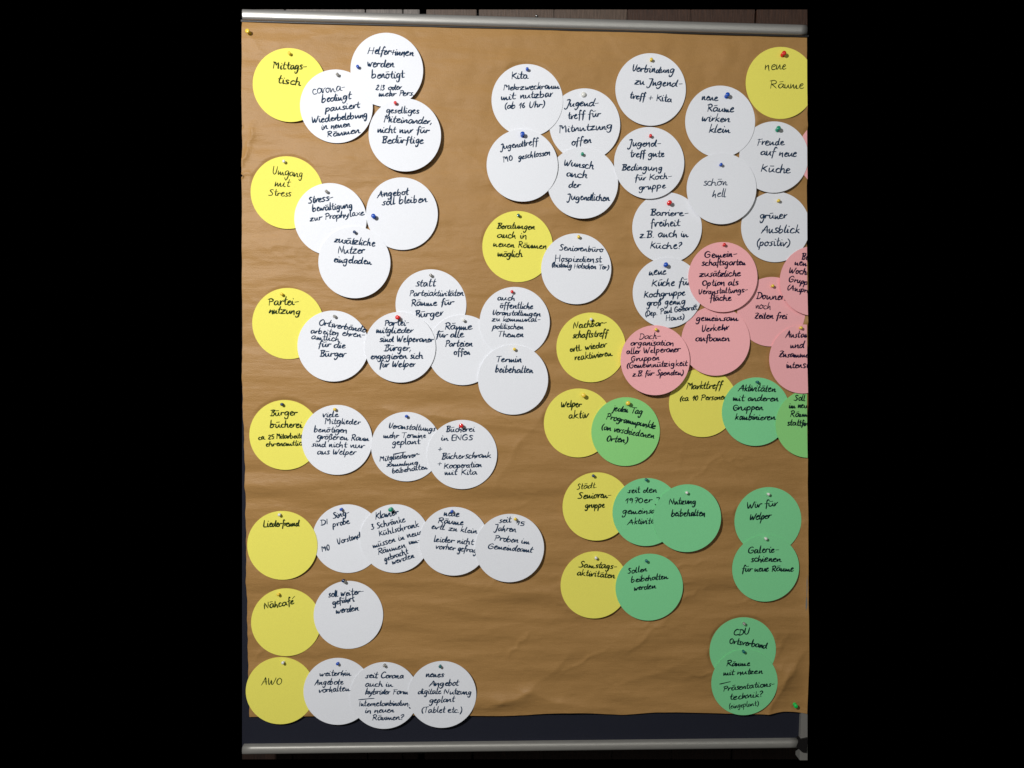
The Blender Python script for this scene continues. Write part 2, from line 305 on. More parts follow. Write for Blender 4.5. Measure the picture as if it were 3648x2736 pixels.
# ------------------------------------------------------------------ handwriting: a stroke alphabet (x-height 1)
def P(s):
    return [[tuple(float(v) for v in q.split(',')) for q in st.split()] for st in s.split('|')]
G = {
'a': (.92, '.72,.85 .42,1 .1,.72 .06,.3 .3,.02 .58,.3 .74,.95 .7,.3 .95,.04'),
'b': (.86, '.14,1.9 .08,.9 .1,.06 .35,.0 .66,.3 .62,.78 .38,.92 .1,.55'),
'c': (.72, '.62,.85 .35,1 .08,.6 .15,.12 .42,0 .75,.15'),
'd': (.98, '.6,.85 .35,.95 .08,.6 .12,.12 .38,.02 .64,.45 .84,1.9 .74,.9 .74,.25 .98,.04'),
'e': (.74, '.08,.45 .4,.6 .58,.85 .4,1.02 .12,.7 .12,.2 .38,0 .76,.18'),
'f': (.62, '.66,1.7 .46,1.95 .3,1.5 .26,.4 .2,-.6|.0,.85 .62,.98'),
'g': (.88, '.66,.9 .38,1 .08,.65 .2,.15 .5,.3 .68,.95 .66,0 .5,-.75 .2,-.85 .08,-.5'),
'h': (.86, '.14,1.9 .1,.9 .08,0|.08,.45 .35,.95 .56,.8 .6,.3 .66,.02 .88,.1'),
'i': (.40, '.1,.92 .1,.3 .2,.0 .42,.1|.16,1.45 .22,1.38'),
'j': (.44, '.24,.95 .22,-.4 .0,-.8|.24,1.5 .3,1.42'),
'k': (.80, '.14,1.9 .1,0|.62,.95 .14,.45 .4,.3 .78,0'),
'l': (.42, '.18,1.95 .1,.6 .18,.02 .42,.1'),
'm': (1.2, '.04,.9 .08,.15 .2,.04 .42,.8 .48,.12 .62,.04 .84,.78 .9,.15 1.0,.02 1.26,.12'),
'n': (.86, '.04,.92 .1,.06 .2,.25 .44,.92 .58,.7 .6,.1 .88,.08'),
'o': (.78, '.4,1 .1,.7 .12,.2 .38,0 .66,.3 .62,.8 .4,1 .55,.82 .82,.9'),
'p': (.86, '.12,1 .1,0 .03,-.9|.1,.55 .38,1 .66,.75 .6,.25 .3,.05 .1,.2'),
'q': (.86, '.66,.9 .38,1 .08,.65 .2,.15 .5,.3 .68,.95 .62,-.9'),
'r': (.66, '.06,.95 .1,.05 .14,.5 .32,.9 .5,.82 .7,.9'),
's': (.68, '.6,.9 .35,1.02 .15,.8 .3,.55 .55,.3 .42,.03 .05,.05'),
't': (.60, '.3,1.75 .22,.6 .3,.05 .6,.1|.0,1.0 .6,1.1'),
'u': (.90, '.06,.95 .08,.3 .28,.02 .52,.4 .62,.95 .64,.25 .92,.06'),
'v': (.76, '.05,.95 .24,.04 .34,.1 .6,.85 .8,.92'),
'w': (1.1, '.05,.95 .15,.1 .28,.05 .48,.75 .52,.1 .68,.05 .92,.85 1.12,.92'),
'x': (.78, '.08,.95 .68,.02|.65,.98 .05,0'),
'y': (.80, '.08,.95 .12,.35 .35,.15 .6,.9|.64,.95 .5,-.3 .15,-.85'),
'z': (.84, '.02,.92 .64,.98 .6,.9 .06,.1 .08,.02 .78,.06'),
'\u00df': (.84, '.12,0 .15,1.3 .4,1.7 .6,1.3 .35,.9 .66,.5 .5,.05 .28,.1|.12,0 .05,-.8'),
'\u00e9': (.74, '.08,.45 .4,.6 .58,.85 .4,1.02 .12,.7 .12,.2 .38,0 .76,.18|.45,1.4 1.0,1.95'),
'A': (1.15, '.0,-.1 .35,.8 .66,1.7 .78,.9 .95,0|.15,.6 1.1,.7'),
'B': (1.0, '.0,1.6 .25,1.72 .88,1.66 .72,1.1 .42,.92 .82,.7 .78,.12 .3,0 .05,.06|.36,1.7 .32,0|.24,1.6 .2,.1'),
'C': (1.05, '.92,1.55 .6,1.75 .15,1.2 .12,.4 .5,0 1.0,.25'),
'D': (1.12, '.2,1.7 .18,0|.0,1.66 .6,1.62 .98,1.0 .8,.25 .3,0 .0,.05'),
'E': (.95, '.85,1.72 .15,1.65 .12,0 .85,.05|.15,.86 .75,.92'),
'F': (.92, '.28,1.7 .22,0|.0,1.62 .9,1.75|.2,.9 .7,.98'),
'G': (1.12, '.9,1.5 .55,1.75 .12,1.2 .15,.3 .55,0 .9,.3 .92,.85 .5,.82'),
'H': (1.12, '.14,1.75 .1,0|.88,1.8 .86,0|.1,.85 .95,.92'),
'I': (.42, '.2,1.75 .16,0'),
'J': (.86, '.1,1.62 .4,1.7 .68,1.72 .6,.4 .45,-.5 .15,-.7 .0,-.4'),
'K': (1.0, '.15,1.75 .1,0|.82,1.45 .18,.72 .45,.58 .92,0'),
'L': (.9, '.2,1.75 .1,.6 .12,.05 .85,.1'),
'M': (1.3, '.14,1.6 .1,0|.0,1.62 .42,1.5 .56,.85 .92,1.6 1.04,.6 1.06,0'),
'N': (1.15, '.06,0 .14,1.6 .78,.1 .92,1.7'),
'O': (1.1, '.5,1.7 .12,1.2 .14,.4 .5,0 .9,.45 .86,1.3 .5,1.7'),
'P': (.98, '.22,1.6 .16,0|.0,1.5 .5,1.72 .85,1.35 .7,.95 .2,.85'),
'R': (1.08, '.22,1.6 .16,0|.0,1.5 .5,1.72 .82,1.35 .68,.95 .2,.85 .5,.6 .95,0'),
'S': (.9, '.8,1.5 .5,1.72 .2,1.42 .42,1.0 .72,.55 .5,.05 .0,.1'),
'T': (.92, '.0,1.6 .9,1.7|.48,1.66 .4,0'),
'U': (1.08, '.1,1.7 .1,.5 .4,0 .74,.4 .9,1.72'),
'V': (.98, '.1,1.7 .12,.5 .36,0 .68,.5 .84,1.7'),
'W': (1.45, '.05,1.6 .15,.3 .35,.05 .62,1.15 .7,.2 .9,.05 1.25,1.3 1.35,1.7'),
'Z': (.95, '.05,1.6 .85,1.65 .1,.05 .9,.08|.2,.85 .75,.9'),
'0': (.85, '.4,1.6 .1,1.1 .12,.4 .38,0 .7,.45 .66,1.2 .4,1.6'),
'1': (.55, '.0,.8 .36,1.65 .3,0'),
'2': (.8, '.1,1.3 .4,1.6 .6,1.2 .05,.05 .7,.05'),
'3': (.75, '.1,1.5 .5,1.6 .3,.95 .6,.5 .35,0 .02,.1'),
'5': (.78, '.65,1.6 .2,1.5 .15,.9 .55,.75 .5,.1 .05,0'),
'6': (.8, '.5,1.6 .15,.9 .15,.2 .4,0 .62,.35 .4,.7 .15,.5'),
'7': (.75, '.05,1.5 .65,1.6 .3,0|.12,.8 .6,.88'),
'9': (.8, '.6,1.3 .35,1.6 .1,1.2 .35,.9 .6,1.3 .5,0'),
'(': (.5, '.42,1.7 .12,1.0 .15,.2 .38,-.35'), ')': (.5, '.08,1.75 .4,1.1 .38,.2 .08,-.4'),
'.': (.35, '.1,.02 .17,.06'), ',': (.35, '.18,.15 .05,-.35'), '?': (.75, '.08,1.4 .4,1.7 .6,1.25 .3,.75 .28,.5|.28,.06 .33,.0'),
'-': (.72, '.1,.62 .62,.7'), '+': (.9, '.1,.6 .8,.66|.45,1.1 .4,.15'), '*': (.8, '.1,.65 .7,.75|.45,1.3 .35,.2'), '/': (.5, '.3,1.7 .25,-.1'),
'~': (1.0, '.0,.0 .35,.02 .7,.1 1.0,.0'),
}
G = {k: (w_, P(s)) for k, (w_, s) in G.items()}
ALT = {
'n': [(.86, P('.05,.9 .08,.2 .22,.03 .5,.8 .56,.2 .66,.0 .9,.1')), (.8, P('.05,.95 .08,.0 .14,.4 .5,.9 .55,.4 .66,-.25'))],
'e': [(.68, P('.1,.5 .55,.78 .4,1.0 .12,.7 .1,.2 .35,.0 .7,.2'))],
'r': [(.66, P('.05,.9 .14,.08 .2,.08 .42,.85 .78,.88')), (.55, P('.06,.95 .1,.02 .16,.5 .5,.95'))],
'a': [(.9, P('.62,.9 .3,.95 .08,.5 .2,.02 .5,.2 .68,.9 .66,.2 .95,.05'))],
'u': [(.88, P('.05,.9 .1,.1 .25,.05 .55,.85 .6,.2 .7,.02 .92,.1'))],
's': [(.6, P('.55,1.0 .2,.75 .42,.35 .3,.0 .0,.08'))],
'h': [(.84, P('.2,1.8 .1,.9 .05,.0 .2,.4 .5,.8 .56,.2 .62,-.2'))],
'd': [(.98, P('.5,.8 .2,.8 .06,.3 .2,.02 .5,.2 .88,1.75 .74,.6 .78,.05 1.0,.08'))],
'B': [(1.0, P('.0,1.5 .4,1.6 .9,1.62 .5,1.0 .8,.7 .6,.05 .0,.0|.3,1.6 .26,0'))],
}
for base, um in (('a', '\u00e4'), ('o', '\u00f6'), ('u', '\u00fc')):
    w_, st = G[base]; G[um] = (w_, st + [[(.12, 1.42), (.62, 1.5)]])
def smooth_line(pts, sub=2):
    if len(pts) < 3: return pts
    q = [pts[0]] + pts + [pts[-1]]; out = []
    for i in range(1, len(q) - 2):
        p0, p1, p2, p3 = q[i - 1:i + 3]
        for k in range(sub):
            t = k / sub
            out.append(tuple(0.5 * ((2 * p1[a]) + (-p0[a] + p2[a]) * t + (2 * p0[a] - 5 * p1[a] + 4 * p2[a] - p3[a]) * t * t + (-p0[a] + 3 * p1[a] - 3 * p2[a] + p3[a]) * t ** 3) for a in (0, 1)))
    out.append(pts[-1]); return out
def write(text, x0, y0, x1, y1, xh, wid, rnd):
    """strokes (lists of x, y in cm) for one written line fitted between two base-line points"""
    gl = []; x = 0.0; prev = None
    for ch in text:
        if ch == ' ': x += .62; prev = None; continue
        w_, strokes = rnd.choice(ALT[ch]) if ch in ALT and rnd.random() < .4 else G[ch]
        k = rnd.uniform(.84, 1.15); dy = rnd.uniform(-.08, .08); sy = rnd.uniform(.98, 1.22)
        gs = []
        for si, st in enumerate(strokes):
            q = [(x + a * k + rnd.uniform(-.045, .045), b * sy + dy + rnd.uniform(-.05, .05)) for a, b in st]
            if si == 0 and prev and ch in 'imnruvwpyz\u00fc' and rnd.random() < .75:
                q = [prev] + q        # joined-up to the letter before
            gs.append(q)
        gl += gs
        prev = gs[0][-1] if ch.islower() and ch not in 'gjpqyfsz' else None
        x += w_ * k + rnd.uniform(-.04, .12)
    total = max(x - .06, .2)
    L = math.hypot(x1 - x0, y1 - y0); sx = L / total; sl = rnd.uniform(.06, .26); ux, uy = (x1 - x0) / L, (y1 - y0) / L
    out = []
    for st in gl:
        q = [(a * sx + b * xh * sl, b * xh) for a, b in st]
        q = smooth_line(q)
        out.append([(x0 + a * ux - b * uy, y0 + a * uy + b * ux) for a, b in q])
    return out
def ribbon(bm, pts, wid, zf, rnd, lift):
    n = len(pts)
    if n < 2: return
    P2 = [Vector(p) for p in pts]
    d0 = (P2[1] - P2[0]); d1 = (P2[-1] - P2[-2])
    if d0.length > 1e-6: P2[0] = P2[0] - d0.normalized() * wid * .3
    if d1.length > 1e-6: P2[-1] = P2[-1] + d1.normalized() * wid * .3
    ph = rnd.uniform(0, 6); L = []; R = []
    for i, p in enumerate(P2):
        a = P2[max(0, i - 1)]; b = P2[min(n - 1, i + 1)]; t = b - a
        if t.length < 1e-7: t = Vector((1, 0))
        t.normalize(); nn = Vector((-t.y, t.x))
        w2 = wid * .5 * (1 + .16 * math.sin(ph + i * .8)) * (1.12 if t.y < -.5 else .92)
        if i in (0, n - 1): w2 *= .6
        for S, s in ((L, 1), (R, -1)):
            v = p + nn * w2 * s
            S.append(bm.verts.new((v.x * CM, v.y * CM, (zf(v.x, v.y) + lift) * CM)))
    for i in range(n - 1):
        bm.faces.new((L[i], R[i], R[i + 1], L[i + 1]))

# ------------------------------------------------------------------ the round cards
CARDS = [
  (1, 'yellow', -38.13, 47.82, 0.3, ('small', 'yellow', 0.1, 5.84), [('Mittags-', -3.18, 3.04, 3.12, 3.04, 0.73), ('tisch', -2.34, 0.29, 2.02, 0.01, 0.73)]),
  (2, 'white', -29.14, 43.94, 0.3, ('small', 'clear', 0.29, 5.92), [('corona-', -4.65, 2.22, 1.78, 3.04, 0.81, 1), ('bedingt', -2.91, 0.73, 2.75, 1.43, 0.68), ('pausiert', -2.14, -0.99, 4.41, -0.17, 0.64), ('Wiederbelebung', -4.7, -3.26, 5.88, -1.97, 0.62), ('in neuen', -2.89, -4.47, 2.63, -3.78, 0.58), ('Räumen', -1.88, -5.9, 4.49, -4.99, 0.62)]),
  (3, 'white', -19.41, 50.96, 0.22, ('small', 'blue', -5.52, 0.4), [('Helfer*innen', -3.72, 3.06, 5.18, 2.71, 0.69), ('werden', -3.77, 0.64, 1.36, 0.57, 0.73), ('benötigt', -3.01, -1.55, 3.32, -1.4, 0.73), ('2/3 oder', -2.17, -3.8, 2.83, -3.62, 0.54), ('mehr Pers.', -1.59, -4.98, 5.29, -4.72, 0.54)]),
  (4, 'white', -15.9, 38.67, 0.32, ('small', 'red', -1.81, 5.97), [('geselliges', -3.63, 4.16, 2.77, 4.2, 0.58), ('Miteinander,', -4.12, 2.41, 5.25, 2.22, 0.62), ('nicht nur für', -5.3, 0.35, 4.66, 0.46, 0.64), ('Bedürftige', -4.42, -1.67, 3.57, -1.51, 0.68)]),
  (5, 'yellow', -38.82, 27.35, 0.3, ('small', 'white', -0.46, 5.91), [('Umgang', -2.87, 3.5, 3.0, 3.03, 0.74, 1), ('mit', -2.46, 1.27, 0.37, 1.13, 0.74, 1), ('Stress', -3.6, -0.6, 0.65, -0.72, 0.65, 1)]),
  (6, 'white', -30.39, 22.33, 0.3, ('small', 'clear', -0.68, 5.32), [('Stress-', -4.26, 2.95, 0.47, 3.81, 0.65), ('bewältigung', -3.48, 1.49, 4.21, 2.31, 0.63), ('zur Prophylaxe', -3.99, -0.48, 6.48, 0.97, 0.59)]),
  (7, 'white', -16.48, 23.6, 0.3, ('push', 'blue', -5.44, -0.64), [('Angebot', -4.81, 3.08, 1.26, 3.74, 0.63), ('soll bleiben', -3.86, 1.63, 4.87, 2.37, 0.67)]),
  (8, 'white', -25.73, 14.02, 0.4, ('small', 'navy', 0.06, 5.85), [('zusätzliche', -3.9, 3.87, 3.89, 3.2, 0.64), ('Nutzer', -3.26, 1.71, 1.9, 1.79, 0.72), ('eingeladen', -4.0, 0.01, 3.29, -0.38, 0.64)]),
  (9, 'white', -10.79, 5.94, 0.3, ('small', 'clear', -0.03, 5.82), [('statt', -3.08, 3.64, 0.83, 3.69, 0.73), ('Parteiaktivitäten', -4.28, 1.72, 6.37, 1.86, 0.6), ('Räume für', -3.98, -0.28, 4.46, 0.03, 0.64), ('Bürger', -3.13, -2.58, 2.46, -2.11, 0.69)]),
  (13, 'white', -4.48, -2.96, 0.3, ('small', 'white', 0.17, 5.93), [('Räume', -3.68, 4.05, 1.81, 4.11, 0.69), ('für alle', -5.29, 2.42, 0.1, 2.52, 0.67), ('Parteien', -3.47, 0.62, 1.94, 0.77, 0.61), ('offen', -1.7, -0.99, 1.54, -0.85, 0.61)]),
  (10, 'yellow', -38.87, 1.9, 0.3, ('small', 'yellow', -1.11, 5.78), [('Partei-', -3.92, 3.6, 2.02, 3.71, 0.76), ('nutzung', -3.74, 2.01, 2.46, 1.88, 0.66)]),
  (11, 'white', -30.0, -2.43, 0.85, ('small', 'clear', 0.29, 5.88), [('Ortsverbände', -2.92, 4.16, 6.22, 2.75, 0.61), ('arbeiten ehren-', -4.46, 2.54, 6.11, 1.75, 0.57), ('amtlich', -4.33, 1.33, 1.21, 0.99, 0.57), ('für die', -2.95, -0.16, 2.4, -0.41, 0.61), ('Bürger', -2.64, -2.07, 2.39, -2.12, 0.67)]),
  (12, 'white', -16.8, -2.52, 0.6, ('push', 'red', -0.48, 5.87), [('Partei-', -3.13, 4.19, 1.74, 4.35, 0.61), ('mitglieder', -4.78, 2.76, 2.45, 2.84, 0.61), ('sind Welperaner', -4.08, 1.06, 6.58, 1.07, 0.61), ('Bürger,', -3.22, -0.75, 2.25, -0.69, 0.65), ('engagieren sich', -5.83, -2.39, 4.43, -2.19, 0.61), ('für Welper', -4.09, -3.99, 2.9, -3.82, 0.61)]),
  (14, 'white', 5.87, 2.68, 0.3, ('small', 'red', -0.63, 6.04), [('auch', -3.46, 4.37, 0.12, 4.32, 0.57), ('öffentliche', -3.0, 2.77, 3.59, 2.69, 0.57), ('Veranstaltungen', -4.47, 1.44, 5.07, 1.25, 0.53), ('zu kommunal-', -4.56, 0.13, 5.05, 0.2, 0.53), ('politischen', -4.44, -1.29, 1.71, -1.38, 0.53), ('Themen', -3.35, -2.93, 1.73, -2.94, 0.57)]),
  (15, 'white', 5.66, -8.79, 0.25, ('small', 'yellow', 0.17, 6.15), [('Termin', -3.54, 3.5, 1.65, 3.55, 0.66), ('beibehalten', -3.63, 1.46, 3.92, 1.43, 0.68)]),
  (16, 'yellow', -39.71, -20.26, 0.3, ('small', 'navy', -0.47, 6.2), [('Bürger', -2.89, 3.82, 2.41, 3.92, 0.68), ('bücherei', -3.02, 1.44, 3.39, 1.52, 0.68), ('ca. 25 Mitarbeiter', -5.21, -0.93, 3.98, -0.52, 0.51), ('ehrenamtlich', -3.8, -2.29, 3.86, -1.99, 0.51)]),
  (17, 'white', -29.39, -21.14, 0.6, ('small', 'yellow', -0.37, 6.19), [('viele', -2.96, 4.57, 0.21, 4.59, 0.56), ('Mitglieder', -2.47, 3.19, 4.54, 3.13, 0.58), ('benötigen', -4.63, 1.54, 1.91, 1.48, 0.58), ('größeren Raum', -4.04, 0.18, 6.25, -0.18, 0.58), ('sind nicht nur', -5.02, -1.36, 5.37, -1.62, 0.58), ('aus Welper', -3.96, -2.9, 3.71, -2.97, 0.58)]),
  (18, 'white', -15.61, -22.44, 0.3, ('small', 'blue', 0.04, 6.2), [('Veranstaltungs', -3.58, 3.7, 5.75, 3.14, 0.58), ('mehr Termine', -4.54, 1.75, 3.93, 1.83, 0.56), ('geplant', -2.84, 0.32, 2.75, 0.55, 0.58), ('~', -2.68, -1.53, -0.24, -1.07, 0.21), ('Mitgliederver-', -5.32, -2.99, 2.75, -1.92, 0.52), ('sammlung', -3.94, -4.05, 2.41, -3.58, 0.45), ('beibehalten', -2.78, -5.39, 4.15, -4.5, 0.5)]),
  (19, 'white', -4.4, -23.96, 0.3, ('push', 'red', -0.24, 5.93), [('Bücherei', -3.35, 4.51, 2.36, 4.69, 0.56), ('in ENGS', -4.26, 2.8, 2.06, 2.93, 0.56), ('+', -4.87, 0.63, -3.95, 0.7, 0.62), ('Bücherschrank', -4.19, -0.98, 5.72, -0.56, 0.58), ('+', -4.96, -2.3, -4.14, -2.24, 0.58), ('Kooperation', -3.73, -2.84, 3.95, -2.48, 0.58), ('mit Kita', -3.52, -4.12, 2.83, -4.0, 0.58)]),
  (21, 'white', -27.47, -41.29, 0.35, ('small', 'blue', -1.16, 6.13), [('DI', -5.28, 2.73, -3.86, 3.0, 0.5), ('Sing-', -2.84, 4.04, 0.31, 4.82, 0.63), ('probe', -2.95, 2.42, 0.47, 3.09, 0.59), ('MO', -5.08, -2.65, -3.43, -2.27, 0.59), ('Vorstand', -1.91, -1.23, 2.74, 0.29, 0.59)]),
  (20, 'yellow', -40.44, -42.62, 0.35, ('small', 'white', -0.44, 6.37), [('Liederfreund', -3.74, 3.74, 3.38, 3.96, 0.67)]),
  (22, 'white', -17.87, -41.2, 0.4, ('push', 'green', -0.84, 6.1), [('Klavier', -3.95, 3.91, 0.7, 4.95, 0.63), ('3 Schränke', -4.75, 1.82, 2.03, 3.39, 0.59), ('Kühlschrank', -3.18, 0.46, 4.84, 2.45, 0.59), ('müssen in neue', -4.41, -1.94, 5.62, 0.99, 0.59), ('Räumen', -3.43, -3.27, 2.1, -1.84, 0.59), ('um-', 2.86, -1.21, 5.22, -0.69, 0.59), ('gebracht', -2.06, -4.67, 2.65, -3.1, 0.55), ('werden', -0.53, -5.31, 3.89, -3.84, 0.55)]),
  (23, 'white', -5.96, -41.71, 0.6, ('small', 'blue', -0.46, 6.24), [('neue', -2.14, 5.23, 0.91, 4.96, 0.63), ('Räume', -3.42, 3.76, 1.78, 3.29, 0.63), ('evtl. zu klein', -4.63, 2.61, 4.51, 1.57, 0.55), ('leider nicht', -4.13, -0.01, 3.91, -0.75, 0.59), ('vorher gefragt', -3.75, -1.48, 5.12, -2.43, 0.59)]),
  (24, 'white', 5.33, -43.07, 0.5, ('small', 'yellow', 1.04, 6.09), [('seit', -2.19, 5.19, 0.29, 5.23, 0.59), ('15', 1.23, 4.71, 3.1, 4.44, 0.51), ('Jahren', -3.25, 3.65, 1.21, 3.24, 0.59), ('Proben im', -3.19, 1.55, 3.97, 0.81, 0.59), ('Gemeindeamt', -4.52, -0.03, 4.62, -0.98, 0.59)]),
  (25, 'yellow', -39.9, -58.57, 0.3, ('small', 'yellow', -1.41, 5.99), [('Nähcafé', -4.33, 2.75, 1.52, 3.79, 0.72)]),
  (26, 'white', -27.32, -57.05, 0.4, ('small', 'clear', -0.68, 7.02), [('soll weiter-', -4.01, 3.62, 3.06, 4.34, 0.64), ('geführt', -3.2, 2.04, 1.21, 2.76, 0.64), ('werden', -2.6, 0.23, 2.02, 0.85, 0.68)]),
  (27, 'yellow', -41.16, -72.9, 0.3, ('small', 'white', 0.6, 6.12), [('AWO', -3.84, 1.27, 0.25, 1.31, 0.75, 1)]),
  (28, 'white', -29.53, -73.09, 0.3, ('small', 'blue', 0.01, 6.08), [('weiterhin', -3.76, 3.25, 2.63, 3.31, 0.6), ('Angebote', -4.76, 1.37, 0.97, 1.5, 0.6), ('vorhalten', -3.95, -0.22, 2.31, 0.09, 0.6)]),
  (29, 'white', -20.06, -73.96, 0.3, ('small', 'clear', 0.05, 6.55), [('seit Corona', -3.9, 3.73, 3.93, 3.57, 0.61), ('auch in', -3.91, 1.91, 1.65, 1.86, 0.58), ('hybrider Form', -3.91, 0.29, 4.87, 0.22, 0.58), ('~', -5.24, -0.84, -1.88, -0.59, 0.22), ('Internetanbindung', -5.2, -2.17, 5.81, -2.17, 0.56), ('in neuen', -3.96, -3.59, 1.96, -3.54, 0.56), ('Räumen?', -2.51, -5.18, 3.94, -5.07, 0.58)]),
  (30, 'white', -8.23, -73.81, 0.4, ('small', 'teal', -0.45, 6.16), [('neues', -3.42, 3.7, 0.29, 3.67, 0.61), ('Angebot', -2.67, 1.75, 3.32, 1.85, 0.61), ('digitale Nutzung', -4.96, 0.19, 5.99, -0.05, 0.59), ('geplant', -2.66, -1.71, 2.5, -1.6, 0.59), ('(Tablet etc.)', -4.28, -3.75, 3.98, -3.83, 0.59)]),
  (32, 'white', 19.26, 41.59, 0.2, ('tack', 'white', -0.33, 5.76), [('Jugend-', -3.96, 3.44, 2.57, 3.68, 0.65), ('treff für', -3.3, 1.02, 3.15, 1.65, 0.65), ('Mitnutzung', -5.02, -1.66, 5.41, -0.65, 0.69), ('offen', -2.58, -4.06, 1.3, -3.43, 0.65)]),
  (34, 'white', 18.99, 30.22, 0.75, ('small', 'green', -0.21, 5.57), [('Wunsch', -3.79, 3.35, 2.11, 2.78, 0.67), ('auch', -3.27, 1.29, 0.83, 0.98, 0.66), ('der', -2.77, -0.97, -0.45, -0.93, 0.66), ('Jugendlichen', -3.08, -3.35, 5.42, -3.4, 0.64)]),
  (31, 'white', 7.87, 45.96, 0.3, ('small', 'blue', -0.12, 5.87), [('Kita', -3.19, 4.15, 0.04, 4.23, 0.62), ('Mehrzweckraum', -4.74, 1.86, 6.24, 2.44, 0.58), ('mit nutzbar', -5.08, 0.01, 4.97, 0.86, 0.62), ('(ab 16 Uhr)', -4.46, -1.69, 3.4, -1.12, 0.58)]),
  (33, 'white', 7.01, 33.31, 0.35, ('push', 'blue', -0.06, 5.88), [('Jugendtreff', -4.32, 2.96, 3.06, 4.18, 0.59), ('MO', -3.7, 0.62, -1.91, 0.95, 0.55), ('geschlossen', -0.81, 1.17, 5.39, 2.17, 0.55)]),
  (35, 'yellow', 6.3, 17.63, 0.3, ('small', 'teal', 0.04, 6.08), [('Beratungen', -4.19, 3.51, 3.4, 3.43, 0.6), ('auch in', -4.11, 1.72, 1.83, 1.62, 0.6), ('neuen Räumen', -4.86, -0.02, 5.84, -0.32, 0.6), ('möglich', -3.94, -1.96, 0.95, -1.99, 0.64)]),
  (36, 'white', 18.01, 13.4, 0.4, ('small', 'yellow', 0.28, 6.31), [('Seniorenbüro', -3.4, 3.65, 5.2, 3.38, 0.56), ('Hospizdienst', -4.32, 1.44, 4.93, 1.37, 0.6), ('(bislang Holschen Tor)', -4.91, 0.32, 6.43, -0.02, 0.48)]),
  (37, 'yellow', 21.3, -2.2, 0.3, ('small', 'white', -0.17, 5.66), [('Nachbar-', -3.68, 3.75, 2.99, 4.43, 0.66), ('schaftstreff', -3.79, 1.82, 3.28, 2.3, 0.66), ('evtl. wieder', -4.25, -0.94, 3.15, 0.16, 0.61), ('reaktivieren', -3.3, -2.66, 4.28, -1.57, 0.61)]),
  (60, 'white', 36.1, 21.79, 0.3, ('push', 'red', 0.2, 4.87), [('Barriere-', -3.39, 2.4, 4.17, 2.43, 0.66), ('freiheit', -3.28, 0.21, 2.58, 0.5, 0.7), ('z.B. auch in', -5.39, -2.03, 4.28, -1.68, 0.66), ('Küche?', -3.34, -4.06, 3.02, -4.11, 0.68)]),
  (54, 'white', 32.13, 34.36, 0.32, ('small', 'red', 0.02, 5.19), [('Jugend-', -4.29, 3.13, 2.19, 3.36, 0.64), ('treff gute', -3.84, 1.07, 3.01, 1.31, 0.64), ('Bedingung', -5.5, -1.53, 2.61, -1.37, 0.64), ('für Koch-', -2.82, -3.55, 4.58, -2.92, 0.6), ('gruppe', -1.97, -5.32, 3.41, -4.79, 0.6)]),
  (67, 'pink', 69.01, 36.88, 0.3, None, []),
  (59, 'white', 58.05, 22.32, 0.3, ('small', 'yellow', 0.23, 5.19), [('grüner', -3.23, 1.59, 2.34, 1.74, 0.73), ('Ausblick', -2.87, -1.16, 4.85, -1.1, 0.77), ('(positiv)', -3.77, -3.8, 3.02, -3.69, 0.77)]),
  (56, 'white', 57.16, 36.02, 0.3, ('push', 'green', 0.41, 5.45), [('Freude', -3.49, 2.3, 2.0, 2.42, 0.72), ('auf neue', -2.77, 0.43, 4.6, 0.18, 0.72), ('Küche', -2.53, -2.84, 3.38, -3.03, 0.76)]),
  (55, 'white', 46.13, 42.7, 0.3, ('push', 'blue', 1.07, 5.01), [('neue', -3.84, 4.1, -0.49, 4.12, 0.71), ('Räume', -2.63, 2.01, 2.73, 1.94, 0.71), ('wirken', -3.73, 0.12, 1.83, -0.05, 0.71), ('klein', -2.24, -2.11, 2.1, -2.12, 0.71)]),
  (58, 'white', 46.72, 29.6, 0.45, ('small', 'blue', -0.38, 4.63), [('schön', -3.64, 0.56, 1.12, 0.75, 0.72, 1), ('hell', -1.8, -1.6, 0.89, -1.61, 0.72, 1)]),
  (61, 'white', 36.42, 8.92, 0.3, ('push', 'blue', -0.63, 5.53), [('neue', -3.79, 3.48, -0.39, 3.65, 0.69), ('Küche für', -3.23, 1.33, 4.65, 1.53, 0.69), ('Kochgruppe', -4.75, -1.02, 3.57, -0.41, 0.65), ('groß genug', -4.1, -2.74, 3.82, -2.13, 0.65), ('(Dep. Paul Gerhardt', -4.4, -4.77, 6.12, -3.22, 0.53), ('Haus)', -0.21, -5.64, 3.59, -5.19, 0.55)]),
  (53, 'white', 32.14, 48.62, 0.3, ('small', 'yellow', -0.11, 5.61), [('Verbindung', -3.77, 3.4, 4.64, 3.27, 0.65), ('zu Jugend-', -3.16, 0.94, 6.29, 0.68, 0.67), ('treff + Kita', -4.1, -1.81, 4.18, -2.3, 0.65)]),
  (57, 'yellow', 58.03, 50.48, 0.35, ('push', 'red', 0.17, 5.46), [('neue', -3.28, 2.56, 1.08, 2.66, 0.89, 1), ('Räume', -2.15, -0.98, 4.76, -1.01, 0.79, 1)]),
  (64, 'pink', 57.82, 5.38, 0.3, ('small', 'yellow', -0.12, 5.21), [('Donners-', -3.11, 2.65, 3.98, 2.33, 0.7), ('noch', -3.25, 0.61, -0.02, 0.54, 0.68, 1), ('Zeiten frei', -3.43, -1.38, 3.28, -1.36, 0.62)]),
  (41, 'yellow', 44.37, -13.21, 0.3, None, [('Markttreff', -3.51, 2.77, 3.74, 2.93, 0.71), ('(ca. 10 Personen', -4.8, 0.38, 4.96, 0.76, 0.56)]),
  (63, 'pink', 46.46, -0.62, 0.8, None, [('gemeinsam', -4.06, 3.97, 4.55, 4.17, 0.62), ('Verkehr', -2.86, 1.84, 2.63, 2.31, 0.66), ('aufbauen', -4.04, -0.12, 2.95, 0.05, 0.66)]),
